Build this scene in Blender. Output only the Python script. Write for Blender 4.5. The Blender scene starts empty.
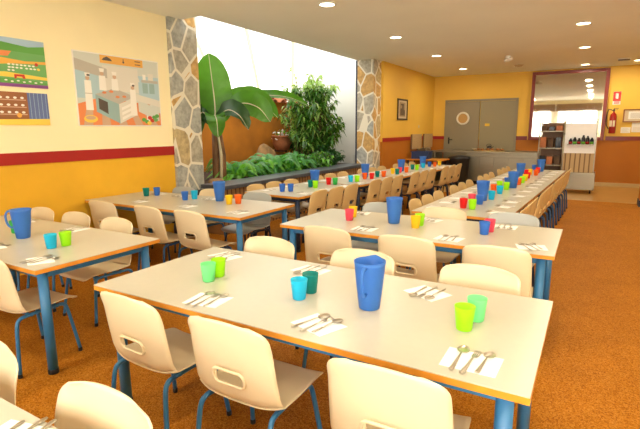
import bpy, bmesh, math, random
from mathutils import Vector, Matrix
random.seed(7)
S = bpy.context.scene
C = S.collection
PI = math.pi

# ------------------------------------------------------------------ camera
cd = bpy.data.cameras.new('camera'); cam = bpy.data.objects.new('camera', cd); C.objects.link(cam)
fw = Vector((-0.49559, 0.84945, -0.18118)); rt = Vector((0.86430, 0.50294, -0.00618)); up = Vector((-0.08587, 0.15965, 0.98343))
M = Matrix((rt, up, -fw)).transposed().to_4x4(); M.translation = Vector((0, 0, 1.6)); cam.matrix_world = M
cd.sensor_width = 36; cd.lens = 463.03/640*36; cd.clip_start = 0.02; cd.clip_end = 200
S.camera = cam

# ------------------------------------------------------------------ daylight, exposure
w = bpy.data.worlds.new('daylight'); S.world = w; w.use_nodes = True
bg = w.node_tree.nodes['Background']; bg.inputs[0].default_value = (1.0, 0.965, 0.90, 1); bg.inputs[1].default_value = 2.6
S.view_settings.view_transform = 'Standard'; S.view_settings.look = 'None'
S.view_settings.gamma = 1; S.view_settings.use_curve_mapping = False; S.view_settings.exposure = 0.2

def area(name, loc, aim, sx, sy, power=0, col=(1, 1, 1), portal=False):
    d = bpy.data.lights.new(name, 'AREA'); d.shape = 'RECTANGLE'; d.size = sx; d.size_y = sy; d.color = col; d.energy = power
    o = bpy.data.objects.new(name, d); C.objects.link(o); o.location = loc
    o.rotation_euler = Vector(aim).to_track_quat('-Z', 'Y').to_euler()
    if portal: d.cycles.is_portal = True
    return o
# portals only guide the sky light through the real openings
area('garden_opening_portal', (-5.25, 7.8, 1.95), (1, 0, 0), 4.9, 2.4, portal=True)
# daylight of the tall windows in the wall behind the camera
for wx, wp in ((-3.35, 110), (-.95, 95), (1.45, 400)):
    area('rear_window_daylight', (wx, -2.15, 2.0), (0, 1, 0.3), 2.0, 1.8, wp, (1.0, 0.96, 0.88))

# ------------------------------------------------------------------ materials
def mat(name, col, rough=.5, metal=0, spec=.5, trans=0, emit=None, estr=0, var=0, vscale=8, bump=0, bscale=40, coat=0, alpha=1, sub=0, stretch=None, ior=1.45):
    m = bpy.data.materials.new(name); m.use_nodes = True; nt = m.node_tree; b = nt.nodes['Principled BSDF']
    c = (*col, 1)
    b.inputs['Base Color'].default_value = c; b.inputs['Roughness'].default_value = rough; b.inputs['Metallic'].default_value = metal
    b.inputs['Specular IOR Level'].default_value = spec; b.inputs['Transmission Weight'].default_value = trans
    b.inputs['Coat Weight'].default_value = coat; b.inputs['IOR'].default_value = ior
    b.inputs['Coat Roughness'].default_value = .08
    if sub: b.inputs['Subsurface Weight'].default_value = sub; b.inputs['Subsurface Radius'].default_value = (.02, .02, .02)
    if alpha < 1: b.inputs['Alpha'].default_value = alpha
    if emit: b.inputs['Emission Color'].default_value = (*emit, 1); b.inputs['Emission Strength'].default_value = estr
    if var or bump:
        tc = nt.nodes.new('ShaderNodeTexCoord'); src = tc.outputs['Object']
        if stretch:
            mp = nt.nodes.new('ShaderNodeMapping'); mp.inputs['Scale'].default_value = stretch; nt.links.new(src, mp.inputs[0]); src = mp.outputs[0]
    if var:
        n = nt.nodes.new('ShaderNodeTexNoise'); n.inputs['Scale'].default_value = vscale; n.inputs['Detail'].default_value = 5
        nt.links.new(src, n.inputs['Vector'])
        r = nt.nodes.new('ShaderNodeValToRGB')
        r.color_ramp.elements[0].position = .3; r.color_ramp.elements[1].position = .7
        r.color_ramp.elements[0].color = (*[max(0, x*(1-var)) for x in col], 1); r.color_ramp.elements[1].color = (*[min(1, x*(1+var)) for x in col], 1)
        nt.links.new(n.outputs['Fac'], r.inputs[0]); nt.links.new(r.outputs[0], b.inputs['Base Color'])
    if bump:
        n2 = nt.nodes.new('ShaderNodeTexNoise'); n2.inputs['Scale'].default_value = bscale; nt.links.new(src, n2.inputs['Vector'])
        bp = nt.nodes.new('ShaderNodeBump'); bp.inputs['Strength'].default_value = bump; bp.inputs['Distance'].default_value = .01
        nt.links.new(n2.outputs['Fac'], bp.inputs['Height']); nt.links.new(bp.outputs[0], b.inputs['Normal'])
    return m

def cork():
    m = bpy.data.materials.new('speckled_cork_floor'); m.use_nodes = True; nt = m.node_tree; b = nt.nodes['Principled BSDF']
    tc = nt.nodes.new('ShaderNodeTexCoord')
    v = nt.nodes.new('ShaderNodeTexVoronoi'); v.inputs['Scale'].default_value = 170; nt.links.new(tc.outputs['Object'], v.inputs['Vector'])
    n = nt.nodes.new('ShaderNodeTexNoise'); n.inputs['Scale'].default_value = 2.2; n.inputs['Detail'].default_value = 6; nt.links.new(tc.outputs['Object'], n.inputs['Vector'])
    sp = nt.nodes.new('ShaderNodeSeparateColor'); nt.links.new(v.outputs['Color'], sp.inputs[0])
    r = nt.nodes.new('ShaderNodeValToRGB'); r.color_ramp.elements[0].color = (.27, .085, .006, 1); r.color_ramp.elements[1].color = (.60, .26, .04, 1)
    r.color_ramp.elements[0].position = .05; e = r.color_ramp.elements.new(.5); e.color = (.46, .165, .010, 1)
    nt.links.new(sp.outputs[0], r.inputs[0])
    mx = nt.nodes.new('ShaderNodeMixRGB'); mx.blend_type = 'MULTIPLY'; mx.inputs[0].default_value = .35
    nt.links.new(r.outputs[0], mx.inputs[1]); nt.links.new(n.outputs['Fac'], mx.inputs[2])
    nt.links.new(mx.outputs[0], b.inputs['Base Color']); b.inputs['Roughness'].default_value = .55; b.inputs['Specular IOR Level'].default_value = .04
    return m

def stone():
    m = bpy.data.materials.new('crazy_paved_stone'); m.use_nodes = True; nt = m.node_tree; b = nt.nodes['Principled BSDF']
    tc = nt.nodes.new('ShaderNodeTexCoord'); mp = nt.nodes.new('ShaderNodeMapping'); mp.inputs['Scale'].default_value = (3.4, 3.4, 2.5)
    mp.inputs['Location'].default_value = (1.3, .4, .2)
    nt.links.new(tc.outputs['Object'], mp.inputs[0])
    v1 = nt.nodes.new('ShaderNodeTexVoronoi'); v2 = nt.nodes.new('ShaderNodeTexVoronoi'); v2.feature = 'DISTANCE_TO_EDGE'
    for v in (v1, v2): v.inputs['Scale'].default_value = 1; nt.links.new(mp.outputs[0], v.inputs['Vector'])
    sp = nt.nodes.new('ShaderNodeSeparateColor'); nt.links.new(v1.outputs['Color'], sp.inputs[0])
    r = nt.nodes.new('ShaderNodeValToRGB'); r.color_ramp.interpolation = 'CONSTANT'
    els = r.color_ramp.elements; els[0].position = 0; els[0].color = (.40, .37, .29, 1); els[1].position = .3; els[1].color = (.52, .32, .11, 1)
    for p, c in ((.5, (.42, .39, .31, 1)), (.68, (.48, .38, .20, 1)), (.82, (.36, .37, .34, 1))): e = els.new(p); e.color = c
    nt.links.new(sp.outputs[0], r.inputs[0])
    n = nt.nodes.new('ShaderNodeTexNoise'); n.inputs['Scale'].default_value = 14; n.inputs['Detail'].default_value = 6; nt.links.new(tc.outputs['Object'], n.inputs['Vector'])
    ml = nt.nodes.new('ShaderNodeMixRGB'); ml.blend_type = 'OVERLAY'; ml.inputs[0].default_value = .7
    nt.links.new(r.outputs[0], ml.inputs[1]); nt.links.new(n.outputs['Fac'], ml.inputs[2])
    g = nt.nodes.new('ShaderNodeMath'); g.operation = 'LESS_THAN'; g.inputs[1].default_value = .05; nt.links.new(v2.outputs['Distance'], g.inputs[0])
    mx = nt.nodes.new('ShaderNodeMixRGB'); nt.links.new(g.outputs[0], mx.inputs[0]); nt.links.new(ml.outputs[0], mx.inputs[1]); mx.inputs[2].default_value = (.74, .70, .58, 1)
    nt.links.new(mx.outputs[0], b.inputs['Base Color']); b.inputs['Roughness'].default_value = .75
    bp = nt.nodes.new('ShaderNodeBump'); bp.inputs['Strength'].default_value = .5; bp.inputs['Distance'].default_value = .01
    nt.links.new(n.outputs['Fac'], bp.inputs['Height']); nt.links.new(bp.outputs[0], b.inputs['Normal'])
    return m

def stripes(name, a, b_, scale, axis, rough=.5):
    m = bpy.data.materials.new(name); m.use_nodes = True; nt = m.node_tree; b = nt.nodes['Principled BSDF']
    tc = nt.nodes.new('ShaderNodeTexCoord'); wv = nt.nodes.new('ShaderNodeTexWave'); wv.bands_direction = axis
    wv.inputs['Scale'].default_value = scale; wv.inputs['Distortion'].default_value = .6; nt.links.new(tc.outputs['Object'], wv.inputs[0])
    r = nt.nodes.new('ShaderNodeValToRGB'); r.color_ramp.elements[0].color = (*a, 1); r.color_ramp.elements[1].color = (*b_, 1)
    r.color_ramp.elements[0].position = .05; r.color_ramp.elements[1].position = .3
    nt.links.new(wv.outputs['Fac'], r.inputs[0]); nt.links.new(r.outputs[0], b.inputs['Base Color']); b.inputs['Roughness'].default_value = rough
    return m

m_floor = cork(); m_stone = stone()
m_tile = mat('beige_tile', (.46, .26, .07), .3, var=.08, vscale=3)
m_ceil = mat('ceiling_plaster', (.92, .93, .86), .85, var=.02, vscale=1)
m_cream = mat('cream_wall_paint', (.95, .85, .55), .6, var=.02, vscale=2)
m_amber = mat('amber_wall_paint', (.76, .42, .022), .6, var=.05, vscale=3)
m_gold = mat('golden_wall_paint', (.78, .49, .07), .6, var=.02, vscale=2)
m_ochre = mat('ochre_wall_paint', (.44, .145, .005), .6, var=.04, vscale=3)
m_red = mat('dark_red_band', (.36, .012, .010), .45)
m_mframe = mat('red_brown_frame_wood', (.20, .022, .012), .35)
m_mirror = mat('mirror_silver', (.66, .65, .58), .03, 1)
m_skirt = mat('cream_skirting', (.55, .40, .18), .5)
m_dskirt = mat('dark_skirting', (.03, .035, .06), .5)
m_grey = mat('grey_door_paint', (.25, .215, .14), .45)
m_grey2 = mat('grey_door_paint_light', (.27, .235, .14), .5)
m_black = mat('black_plastic', (.012, .012, .015), .4)
m_white = mat('white_plastic', (.85, .85, .82), .4)
m_steel = mat('brushed_steel', (.31, .28, .21), .36, .9, var=.06, vscale=6, stretch=(1, 1, 20))
m_cut = mat('polished_cutlery_steel', (.54, .50, .43), .3, 1)
m_blue = mat('blue_painted_metal', (.03, .165, .36), .4, coat=.1)
m_blue2 = mat('deep_blue_painted_metal', (.015, .075, .20), .35, coat=.3)
m_navy = mat('navy_painted_metal', (.015, .03, .07), .4)
m_shell = mat('cream_polypropylene', (.74, .63, .42), .38, spec=.5, bump=.05, bscale=160)
m_gshell = mat('pale_grey_polypropylene', (.40, .42, .40), .4, bump=.05, bscale=160)
m_tshell = mat('tan_polypropylene', (.62, .44, .20), .4, bump=.05, bscale=160)
m_lam = mat('cream_grey_laminate', (.51, .485, .40), .28, spec=.5, var=.015, vscale=30)
m_edge = mat('orange_beech_edge', (.62, .25, .025), .35, var=.12, vscale=14)
m_nap = mat('white_paper', (.92, .92, .90), .8)
m_slate = mat('black_slate', (.07, .08, .10), .35, var=.2, vscale=9)
m_wood = stripes('brown_board_cladding', (.10, .045, .015), (.34, .18, .07), 3.2, 'Y', .6)
m_beige = stripes('beige_slats', (.22, .13, .05), (.58, .42, .22), 6, 'Y', .6)
m_beigex = stripes('beige_slats_across', (.18, .10, .04), (.50, .35, .17), 3, 'X', .6)
m_orange = mat('orange_garden_render', (.46, .16, .010), .85, var=.22, vscale=1.6, bump=.3, bscale=20)
m_soil = mat('dark_soil', (.05, .03, .018), .95, var=.4, vscale=20, bump=.5)
m_terra = mat('terracotta', (.42, .15, .06), .7, var=.15, vscale=9)
m_rock = mat('garden_rock', (.26, .15, .06), .85, var=.4, vscale=6, bump=.6, bscale=14)
m_drock = mat('dark_garden_slab', (.10, .06, .035), .85, var=.4, vscale=6, bump=.6, bscale=14)
m_beam = mat('pale_yellow_beam', (.95, .92, .72), .6)
_n = m_beam.node_tree; _t = _n.nodes.new('ShaderNodeBsdfTranslucent'); _t.inputs[0].default_value = (1, .98, .85, 1); _x = _n.nodes.new('ShaderNodeMixShader'); _x.inputs[0].default_value = .7
_n.links.new(_n.nodes['Principled BSDF'].outputs[0], _x.inputs[1]); _n.links.new(_t.outputs[0], _x.inputs[2]); _n.links.new(_x.outputs[0], _n.nodes['Material Output'].inputs[0])
m_poly = mat('white_plaster_screen', (.85, .87, .86), .6)
m_trunk = mat('banana_stem_skin', (.20, .10, .045), .6, var=.5, vscale=5, stretch=(3, 3, .6))
m_sheath = mat('pale_stem_sheath', (.62, .55, .38), .5)
def leafmat(name, col, rough=.35, var=.25):
    m = mat(name, col, rough, var=var, vscale=7)
    nt = m.node_tree; b = nt.nodes['Principled BSDF']; out = nt.nodes['Material Output']
    tr = nt.nodes.new('ShaderNodeBsdfTranslucent'); tr.inputs[0].default_value = (min(1, col[0]*2), min(1, col[1]*1.8), col[2]*.8, 1)
    mx = nt.nodes.new('ShaderNodeMixShader'); mx.inputs[0].default_value = .3
    nt.links.new(b.outputs[0], mx.inputs[1]); nt.links.new(tr.outputs[0], mx.inputs[2]); nt.links.new(mx.outputs[0], out.inputs[0])
    return m
m_ban = leafmat('banana_leaf', (.06, .20, .012)); m_band = leafmat('dark_banana_leaf', (.03, .085, .025))
m_fern = leafmat('fern_green', (.16, .46, .05)); m_fern2 = leafmat('blue_green_fern', (.07, .28, .07))
m_shrub = leafmat('glossy_shrub_leaf', (.05, .15, .02), .25, .5); m_pale = leafmat('pale_shrub_leaf', (.25, .42, .09)); m_round = leafmat('dark_round_leaf', (.02, .09, .02), .3)
m_stem = mat('woody_stem', (.16, .09, .04), .7)
m_lamp = mat('lamp_glow', (1, .9, .7), .5, emit=(1, .82, .5), estr=14)
m_blossom = mat('white_blossom', (.8, .78, .7), .6)
m_notice = mat('notice_paper', (.62, .52, .36), .7)
m_sign = mat('sign_red', (.60, .02, .015), .4)
m_exred = mat('extinguisher_red', (.30, .008, .006), .25, coat=.5)
m_brass = mat('dull_brass', (.5, .32, .1), .3, .9)
m_bin = mat('blue_crate_plastic', (.02, .05, .16), .4)
m_bread = mat('brown_bread_crust', (.30, .13, .04), .7, var=.3, vscale=20)
m_curt = mat('sheer_curtain', (.85, .80, .70), .8)
_n = m_curt.node_tree; _t = _n.nodes.new('ShaderNodeBsdfTranslucent'); _t.inputs[0].default_value = (.92, .88, .80, 1); _p = _n.nodes.new('ShaderNodeBsdfTransparent'); _x = _n.nodes.new('ShaderNodeMixShader'); _x.inputs[0].default_value = .55; _y = _n.nodes.new('ShaderNodeMixShader'); _y.inputs[0].default_value = .3
_n.links.new(_n.nodes['Principled BSDF'].outputs[0], _x.inputs[1]); _n.links.new(_t.outputs[0], _x.inputs[2]); _n.links.new(_x.outputs[0], _y.inputs[1]); _n.links.new(_p.outputs[0], _y.inputs[2]); _n.links.new(_y.outputs[0], _n.nodes['Material Output'].inputs[0])
m_val = mat('brown_valance', (.25, .14, .06), .7)
m_glasspane = bpy.data.materials.new('thin_clear_glass'); m_glasspane.use_nodes = True
_n = m_glasspane.node_tree; _g = _n.nodes.new('ShaderNodeBsdfGlossy'); _g.inputs['Roughness'].default_value = .03; _t = _n.nodes.new('ShaderNodeBsdfTransparent'); _x = _n.nodes.new('ShaderNodeMixShader'); _x.inputs[0].default_value = .06
_n.links.new(_t.outputs[0], _x.inputs[1]); _n.links.new(_g.outputs[0], _x.inputs[2]); _n.links.new(_x.outputs[0], _n.nodes['Material Output'].inputs[0])
m_board = mat('white_reflection_panel', (.90, .91, .92), .3)  # white base colour stands in for a bright window reflected in the panel
m_bottle = mat('dark_bottle_glass', (.015, .02, .03), .15)
m_tstamp = mat('dark_table_tubes', (.02, .03, .05), .4)
CUPC = dict(lime=(.48, .85, .02), mint=(.30, .85, .42), green=(.06, .55, .12), cyan=(.03, .62, .85), teal=(.01, .33, .30), blue=(.07, .25, .72),
            yellow=(.90, .66, .03), orange=(.88, .22, .03), red=(.80, .03, .03), pink=(.82, .12, .20), jug=(.08, .27, .70))
CUPM = {}
for k, c in CUPC.items():
    m = mat(k+'_translucent_plastic', c, .28, spec=.5)
    nt = m.node_tree; b = nt.nodes['Principled BSDF']; out = nt.nodes['Material Output']
    tr = nt.nodes.new('ShaderNodeBsdfTranslucent'); tr.inputs[0].default_value = (*[min(1, x*1.15+.02) for x in c], 1)
    mx = nt.nodes.new('ShaderNodeMixShader'); mx.inputs[0].default_value = .5
    nt.links.new(b.outputs[0], mx.inputs[1]); nt.links.new(tr.outputs[0], mx.inputs[2]); nt.links.new(mx.outputs[0], out.inputs[0])
    CUPM[k] = m

# ------------------------------------------------------------------ mesh helpers
class MB:
    def __init__(s): s.v = []; s.f = []; s.mi = []; s.sm = []
    def face(s, ids, mi=0, sm=False): s.f.append(ids); s.mi.append(mi); s.sm.append(sm)
    def add(s, pts): i = len(s.v); s.v += [tuple(p) for p in pts]; return i
    def poly(s, pts, mi=0): i = s.add(pts); s.face([i+k for k in range(len(pts))], mi)
    def box(s, x0, x1, y0, y1, z0, z1, mi=0, mtx=None, bev=0):
        bm = bmesh.new(); bmesh.ops.create_cube(bm, size=1)
        for v in bm.verts: v.co = Vector(((x0+x1)/2+v.co.x*(x1-x0), (y0+y1)/2+v.co.y*(y1-y0), (z0+z1)/2+v.co.z*(z1-z0)))
        if bev: bmesh.ops.bevel(bm, geom=bm.edges[:], offset=bev, segments=2, affect='EDGES', profile=.6)
        if mtx: bm.transform(mtx)
        bm.verts.index_update(); i = s.add([v.co for v in bm.verts])
        for f in bm.faces: s.face([i+v.index for v in f.verts], mi, False)
        bm.free(); return s
    def tube(s, pts, r, mi=0, n=10, cap=True, closed=False):
        pts = [Vector(p) for p in pts]; N = len(pts); rr = r if isinstance(r, (list, tuple)) else [r]*N
        prev = None; rings = []
        for k, p in enumerate(pts):
            if closed: t = pts[(k+1) % N]-pts[k-1]
            else: t = pts[min(k+1, N-1)]-pts[max(k-1, 0)]
            t.normalize()
            if prev is None:
                a = Vector((0, 0, 1)) if abs(t.z) < .9 else Vector((1, 0, 0)); u = t.cross(a).normalized()
            else: u = (prev-t*prev.dot(t)).normalized()
            prev = u; q = t.cross(u)
            rings.append(s.add([p+(u*math.cos(2*PI*j/n)+q*math.sin(2*PI*j/n))*rr[k] for j in range(n)]))
        for k in range(N if closed else N-1):
            a, b = rings[k], rings[(k+1) % N]
            for j in range(n): s.face([a+j, a+(j+1) % n, b+(j+1) % n, b+j], mi, True)
        if cap and not closed:
            s.face([rings[0]+j for j in range(n)][::-1], mi); s.face([rings[-1]+j for j in range(n)], mi)
        return s
    def lathe(s, prof, c=(0, 0, 0), n=24, mi=0, sq=1):
        rings = []
        for r, z in prof: rings.append(s.add([(c[0]+r*math.cos(2*PI*j/n), c[1]+r*sq*math.sin(2*PI*j/n), c[2]+z) for j in range(n)]))
        for k in range(len(prof)-1):
            a, b = rings[k], rings[k+1]
            for j in range(n): s.face([a+j, a+(j+1) % n, b+(j+1) % n, b+j], mi, True)
        if prof[0][0] > 1e-4: s.face([rings[0]+j for j in range(n)][::-1], mi)
        if prof[-1][0] > 1e-4: s.face([rings[-1]+j for j in range(n)], mi)
        return s
    def prism(s, outline, z0, z1, mi=0):
        n = len(outline); a = s.add([(x, y, z0) for x, y in outline]); b = s.add([(x, y, z1) for x, y in outline])
        s.face([a+k for k in range(n)][::-1], mi); s.face([b+k for k in range(n)], mi)
        for k in range(n): s.face([a+k, a+(k+1) % n, b+(k+1) % n, b+k], mi)
        return s
    def build(s, name, mats, parent=None, loc=(0, 0, 0), rz=0):
        me = bpy.data.meshes.new(name); me.from_pydata(s.v, [], s.f)
        if not isinstance(mats, (list, tuple)): mats = [mats]
        for m in mats: me.materials.append(m)
        me.polygons.foreach_set('material_index', s.mi); me.polygons.foreach_set('use_smooth', s.sm); me.update()
        bm = bmesh.new(); bm.from_mesh(me); bmesh.ops.remove_doubles(bm, verts=bm.verts, dist=1e-6); bm.to_mesh(me); bm.free()
        o = bpy.data.objects.new(name, me); C.objects.link(o); o.location = loc; o.rotation_euler = (0, 0, rz)
        if parent: o.parent = parent
        return o

def empty(name, loc=(0, 0, 0), rz=0):
    o = bpy.data.objects.new(name, None); o.empty_display_size = .1; C.objects.link(o); o.location = loc; o.rotation_euler = (0, 0, rz); return o
def tag(o, label=None, cat=None, group=None, kind=None):
    if label: o['label'] = label
    if cat: o['category'] = cat
    if group: o['group'] = group
    if kind: o['kind'] = kind
    return o
def struct(o): o['kind'] = 'structure'; return o
def copy_tree(o, parent=None):
    c = o.copy(); C.objects.link(c)
    if parent: c.parent = parent
    for ch in o.children: copy_tree(ch, c)
    return c
def kill(o):
    for ch in list(o.children): kill(ch)
    bpy.data.objects.remove(o)
class Proto:                      # the first placement uses the prototype itself, later ones copy it
    def __init__(s, maker): s.maker = maker; s.o = None
    def place(s, loc, rz, label, cat, group=None):
        if s.o is None: o = s.o = s.maker()
        else: o = copy_tree(s.o)
        o.location = loc; o.rotation_euler = (0, 0, rz)
        if 'group' in o: del o['group']
        return tag(o, label, cat, group)
def smooth(pts, n=6):
    P = [Vector(p) for p in pts]; P = [2*P[0]-P[1]]+P+[2*P[-1]-P[-2]]; out = []
    for i in range(1, len(P)-2):
        for k in range(n):
            t = k/n; a, b, c, d = P[i-1:i+3]
            out.append(.5*((2*b)+(c-a)*t+(2*a-5*b+4*c-d)*t*t+(3*b-a-3*c+d)*t**3))
    out.append(P[-2]); return out

# ------------------------------------------------------------------ room shell
ZC = 3.2; XL = -5.44; XR = 3.0; YB = -1.8; YF = 15.0
def sbox(name, m, *a, parent=None, bev=0):
    o = MB().box(*a, bev=bev).build(name, m, parent)
    if not parent: struct(o)
    return o
sbox('floor', m_floor, XL, XR, YB, 11.75, -.1, 0)
sbox('floor', m_tile, XL, XR, 11.75, YF+.2, -.1, .004)
sbox('ceiling', m_ceil, -5.0, XR+.2, YB-.2, YF+.2, ZC, ZC+.25)
sbox('ceiling', m_ceil, -5.9, -5.0, YB-.2, 5.22, ZC, ZC+.25)
# left wall, painted in two colours with a red band
struct(MB().box(XL-.25, XL, YB, 4.97, 1.24, ZC+.02, 0).box(XL-.25, XL, YB, 4.97, 0, 1.24, 1).build('wall_left', [m_cream, m_amber]))
sbox('trim_1', m_red, XL, XL+.015, YB, 4.965, 1.235, 1.365)
# stone pillars
sbox('wall_pillar_left', m_stone, XL-.42, XL+.05, 4.97, 5.52, 0, 3.9)
sbox('wall_pillar_right', m_stone, -4.98, -4.56, 10.35, 10.80, 0, ZC+.02)
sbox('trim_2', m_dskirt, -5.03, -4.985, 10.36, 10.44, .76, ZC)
# corridor wall beyond the second pillar
struct(MB().box(-4.85, -4.5, 10.80, YF, 1.28, ZC+.02, 0).box(-4.85, -4.5, 10.80, YF, 0, 1.28, 1).build('wall_corridor', [m_gold, m_ochre]))
sbox('trim_3', m_red, -4.5, -4.485, 10.80, YF, 1.28, 1.375)
# far wall
struct(MB().box(-4.85, XR, YF, YF+.2, 1.26, ZC+.02, 0).box(-4.85, XR, YF, YF+.2, 0, 1.26, 1).build('wall_far', [m_gold, m_ochre]))
sbox('trim_4', m_red, -4.48, -4.12, YF-.015, YF, 1.26, 1.36)
sbox('trim_5', m_mframe, -1.99, -1.68, YF-.015, YF, 1.25, 1.36)
sbox('trim_6', m_mframe, .29, XR, YF-.015, YF, 1.25, 1.36)
sbox('baseboard_far', m_skirt, -1.9, XR, YF-.02, YF, .004, .10)
sbox('wall_right', m_cream, XR, XR+.2, YB, YF, 0, ZC+.02)
# square column on the right
struct(MB().box(.93, 1.35, 11.3, 11.7, 1.28, ZC, 0).box(.93, 1.35, 11.3, 11.7, .12, 1.28, 1).box(.915, 1.365, 11.285, 11.715, 0, .13, 2).build('wall_column', [m_gold, m_ochre, m_dskirt]))
# rear wall with three tall windows
wins = [(-4.4, -2.3), (-2.0, .1), (.4, 2.5)]
rw = MB(); xs = [XL-.25]+[q for a in wins for q in a]+[XR+.2]
for i in range(0, len(xs), 2): rw.box(xs[i], xs[i+1], YB-.2, YB, 0, ZC+.02)
for a, b in wins: rw.box(a, b, YB-.2, YB, 0, .85); rw.box(a, b, YB-.2, YB, 2.75, ZC+.02)
struct(rw.build('wall_rear', m_cream))
for i, (a, b) in enumerate(wins):
    e = struct(empty('window_%d' % (i+1), ((a+b)/2, YB-.1, .85)))
    f = MB(); hw = (b-a)/2
    f.box(-hw, -hw+.06, -.04, .04, 0, 1.9); f.box(hw-.06, hw, -.04, .04, 0, 1.9); f.box(-hw+.06, hw-.06, -.04, .04, 0, .06); f.box(-hw+.06, hw-.06, -.04, .04, 1.84, 1.9); f.box(-.03, .03, -.035, .035, .06, 1.84)
    f.build('window_frame', m_white, e)
    MB().box(-hw+.06, -.03, -.005, .005, .06, 1.84).box(.03, hw-.06, -.005, .005, .06, 1.84).build('pane', m_glasspane, e)
def curtain(cx, wdt, label):
    mb = MB(); n = 50; z0, z1 = .35, 2.85
    pts = [(-wdt/2+wdt*k/n, .03*math.sin(k*1.25*wdt/.62)) for k in range(n+1)]
    a = mb.add([(x, y, z0) for x, y in pts]); b = mb.add([(x, y, z1) for x, y in pts])
    for k in range(n): mb.face([a+k, a+k+1, b+k+1, b+k], 0, True)
    return tag(mb.build('curtain', m_curt, None, (cx, YB+.12, 0)), label, 'curtain')
for cx, wd, l in ((-3.75, 1.5, 'wide sheer cream curtain over the left rear window'), (-1.35, 1.5, 'wide sheer cream curtain over the middle rear window'), (1.05, 1.5, 'wide sheer cream curtain over the right rear window'), (-2.15, .5, 'gathered cream curtain between the left and middle rear windows'), (.28, .42, 'gathered cream curtain between the middle and right rear windows'), (2.66, .5, 'gathered cream curtain in the corner by the right wall')):
    curtain(cx, wd, l)
for a, b in ((-4.6, -2.1), (-2.05, .3), (.35, 2.7)):
    tag(MB().box(a, b, YB+.18, YB+.22, 2.55, 2.98, bev=.01).build('valance', m_val), 'brown valance over the rear window centred at %.1f metres' % ((a+b)/2), 'valance', 'valances over the rear windows')

# garden enclosure behind the opening
sbox('floor_garden', m_soil, -8.2, -5.12, 4.9, 12.2, -.1, .66)
sbox('wall_garden', m_orange, -7.9, -7.6, 4.6, 12.3, -.1, 2.35)
sbox('wall_garden_end', m_poly, -7.6, -5.5, 11.6, 11.75, .6, 3.6)
sbox('wall_garden_near', m_orange, -7.6, XL-.42, 4.98, 5.10, -.1, 2.6)
sbox('wall_planter', m_wood, -4.86, -4.80, 5.28, 10.35, 0, .70)
sbox('wall_planter', m_wood, -5.12, -4.86, 5.28, 10.35, 0, .70)
sbox('trim_7', m_slate, -5.24, -4.74, 5.28, 10.349, .70, .765, bev=.01)
# sloping roof beams over the garden
for k in range(3):
    y = 5.0+k*1.5
    struct(MB().tube([(-7.75, y+3.7, 2.35), (-5.25, y, 3.45)], .035, n=6).build('beam', m_beam))

# roof tiles along the top of the garden wall
def tile_maker():
    mb = MB(); n = 8
    for (r, flip) in ((.11, 0), (.095, 1)):
        a = mb.add([(-.22, r*math.cos(PI*j/n), r*math.sin(PI*j/n)) for j in range(n+1)]); b = mb.add([(.22, .85*r*math.cos(PI*j/n), .85*r*math.sin(PI*j/n)) for j in range(n+1)])
        for j in range(n): mb.face([a+j, a+j+1, b+j+1, b+j][::(-1 if flip else 1)], 0, True)
    return mb.build('roof_tile', m_terra)
pt = Proto(tile_maker)
for k in range(24):
    t = pt.place((-7.62+random.uniform(-.06, .08), 6.8+k*.215, 2.36+(.07 if k % 3 == 1 else 0)), random.uniform(-.3, .3), 'curved terracotta tile on the ledge topping the orange garden wall', 'roof tile', 'terracotta tiles along the garden wall')
    t.rotation_euler.y = .25

# ------------------------------------------------------------------ tables
def table_maker(L, D, metal, cap, drop=.0):
    def mk():
        root = empty('dining_table'); zt = .75
        tp = MB().box(-L/2, L/2, -D/2, D/2, zt-.004, zt).build('tabletop', m_lam, root)
        MB().box(-L/2, L/2, -D/2, D/2, zt-.030, zt-.004).build('edge_band', m_edge, tp)
        ix, iy = .085, .085
        for sx in (-1, 1):
            for sy in (-1, 1):
                x, y = sx*(L/2-ix), sy*(D/2-iy)
                lg = MB().lathe([(.031, .03), (.031, zt-.032)], (x, y, 0), 18).build('leg', metal, root)
                MB().lathe([(.032, 0), (.034, .004), (.034, .03), (.031, .034)], (x, y, 0), 18).build('foot_cap', m_black, lg)
        for sy in (-1, 1): MB().box(-L/2+ix+.02, L/2-ix-.02, sy*(D/2-iy)-.014, sy*(D/2-iy)+.014, zt-.085, zt-.032, bev=.004).build('apron_rail', metal, root)
        for sx in (-1, 1): MB().box(sx*(L/2-ix)-.014, sx*(L/2-ix)+.014, -D/2+ix+.02, D/2-iy-.02, zt-.085, zt-.032, bev=.004).build('apron_rail', metal, root)
        return root
    return mk
TW, TD = 2.25, .97
big = Proto(table_maker(TW, TD, m_blue, True)); sml = Proto(table_maker(1.47, .95, m_navy, True))
TAB = {'A': (-2.352, 1.5045), 'B': (-2.406, 3.394), 'C': (-5.165, 1.491), 'D': (-5.186, 3.463), 'E': (-2.36, -.31)}
big.place((TAB['A'][0]+TW/2, TAB['A'][1]+TD/2, 0), 0, 'large cream dining table in the centre foreground with blue legs, whole top in view', 'table')
big.place((TAB['B'][0]+TW/2, TAB['B'][1]+TD/2, 0), 0, 'cream table directly behind the foreground table, holding pink and yellow cups', 'table')
big.place((TAB['C'][0]+TW/2, TAB['C'][1]+TD/2, 0), 0, 'cream table at the left edge with the handled blue jug', 'table')
Proto(table_maker(2.49, TD, m_blue, True)).place((-2.93-2.49/2, TAB['D'][1]+TD/2, 0), 0, 'cream table against the yellow wall in front of the stone pillar', 'table')
big.place((TAB['E'][0]+TW/2, TAB['E'][1]+TD/2, 0), 0, 'cream table corner in the bottom left corner of the picture', 'table')
AL = -math.atan(.09); AR = -math.atan(.038)
ordn = ['nearest', 'second', 'third', 'farthest']
def rowpt(c0, y0, sl, y, off):     # a point beside the slanted centre line of a row
    x = c0+sl*(y-y0); return x+off, y-off*sl
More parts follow.
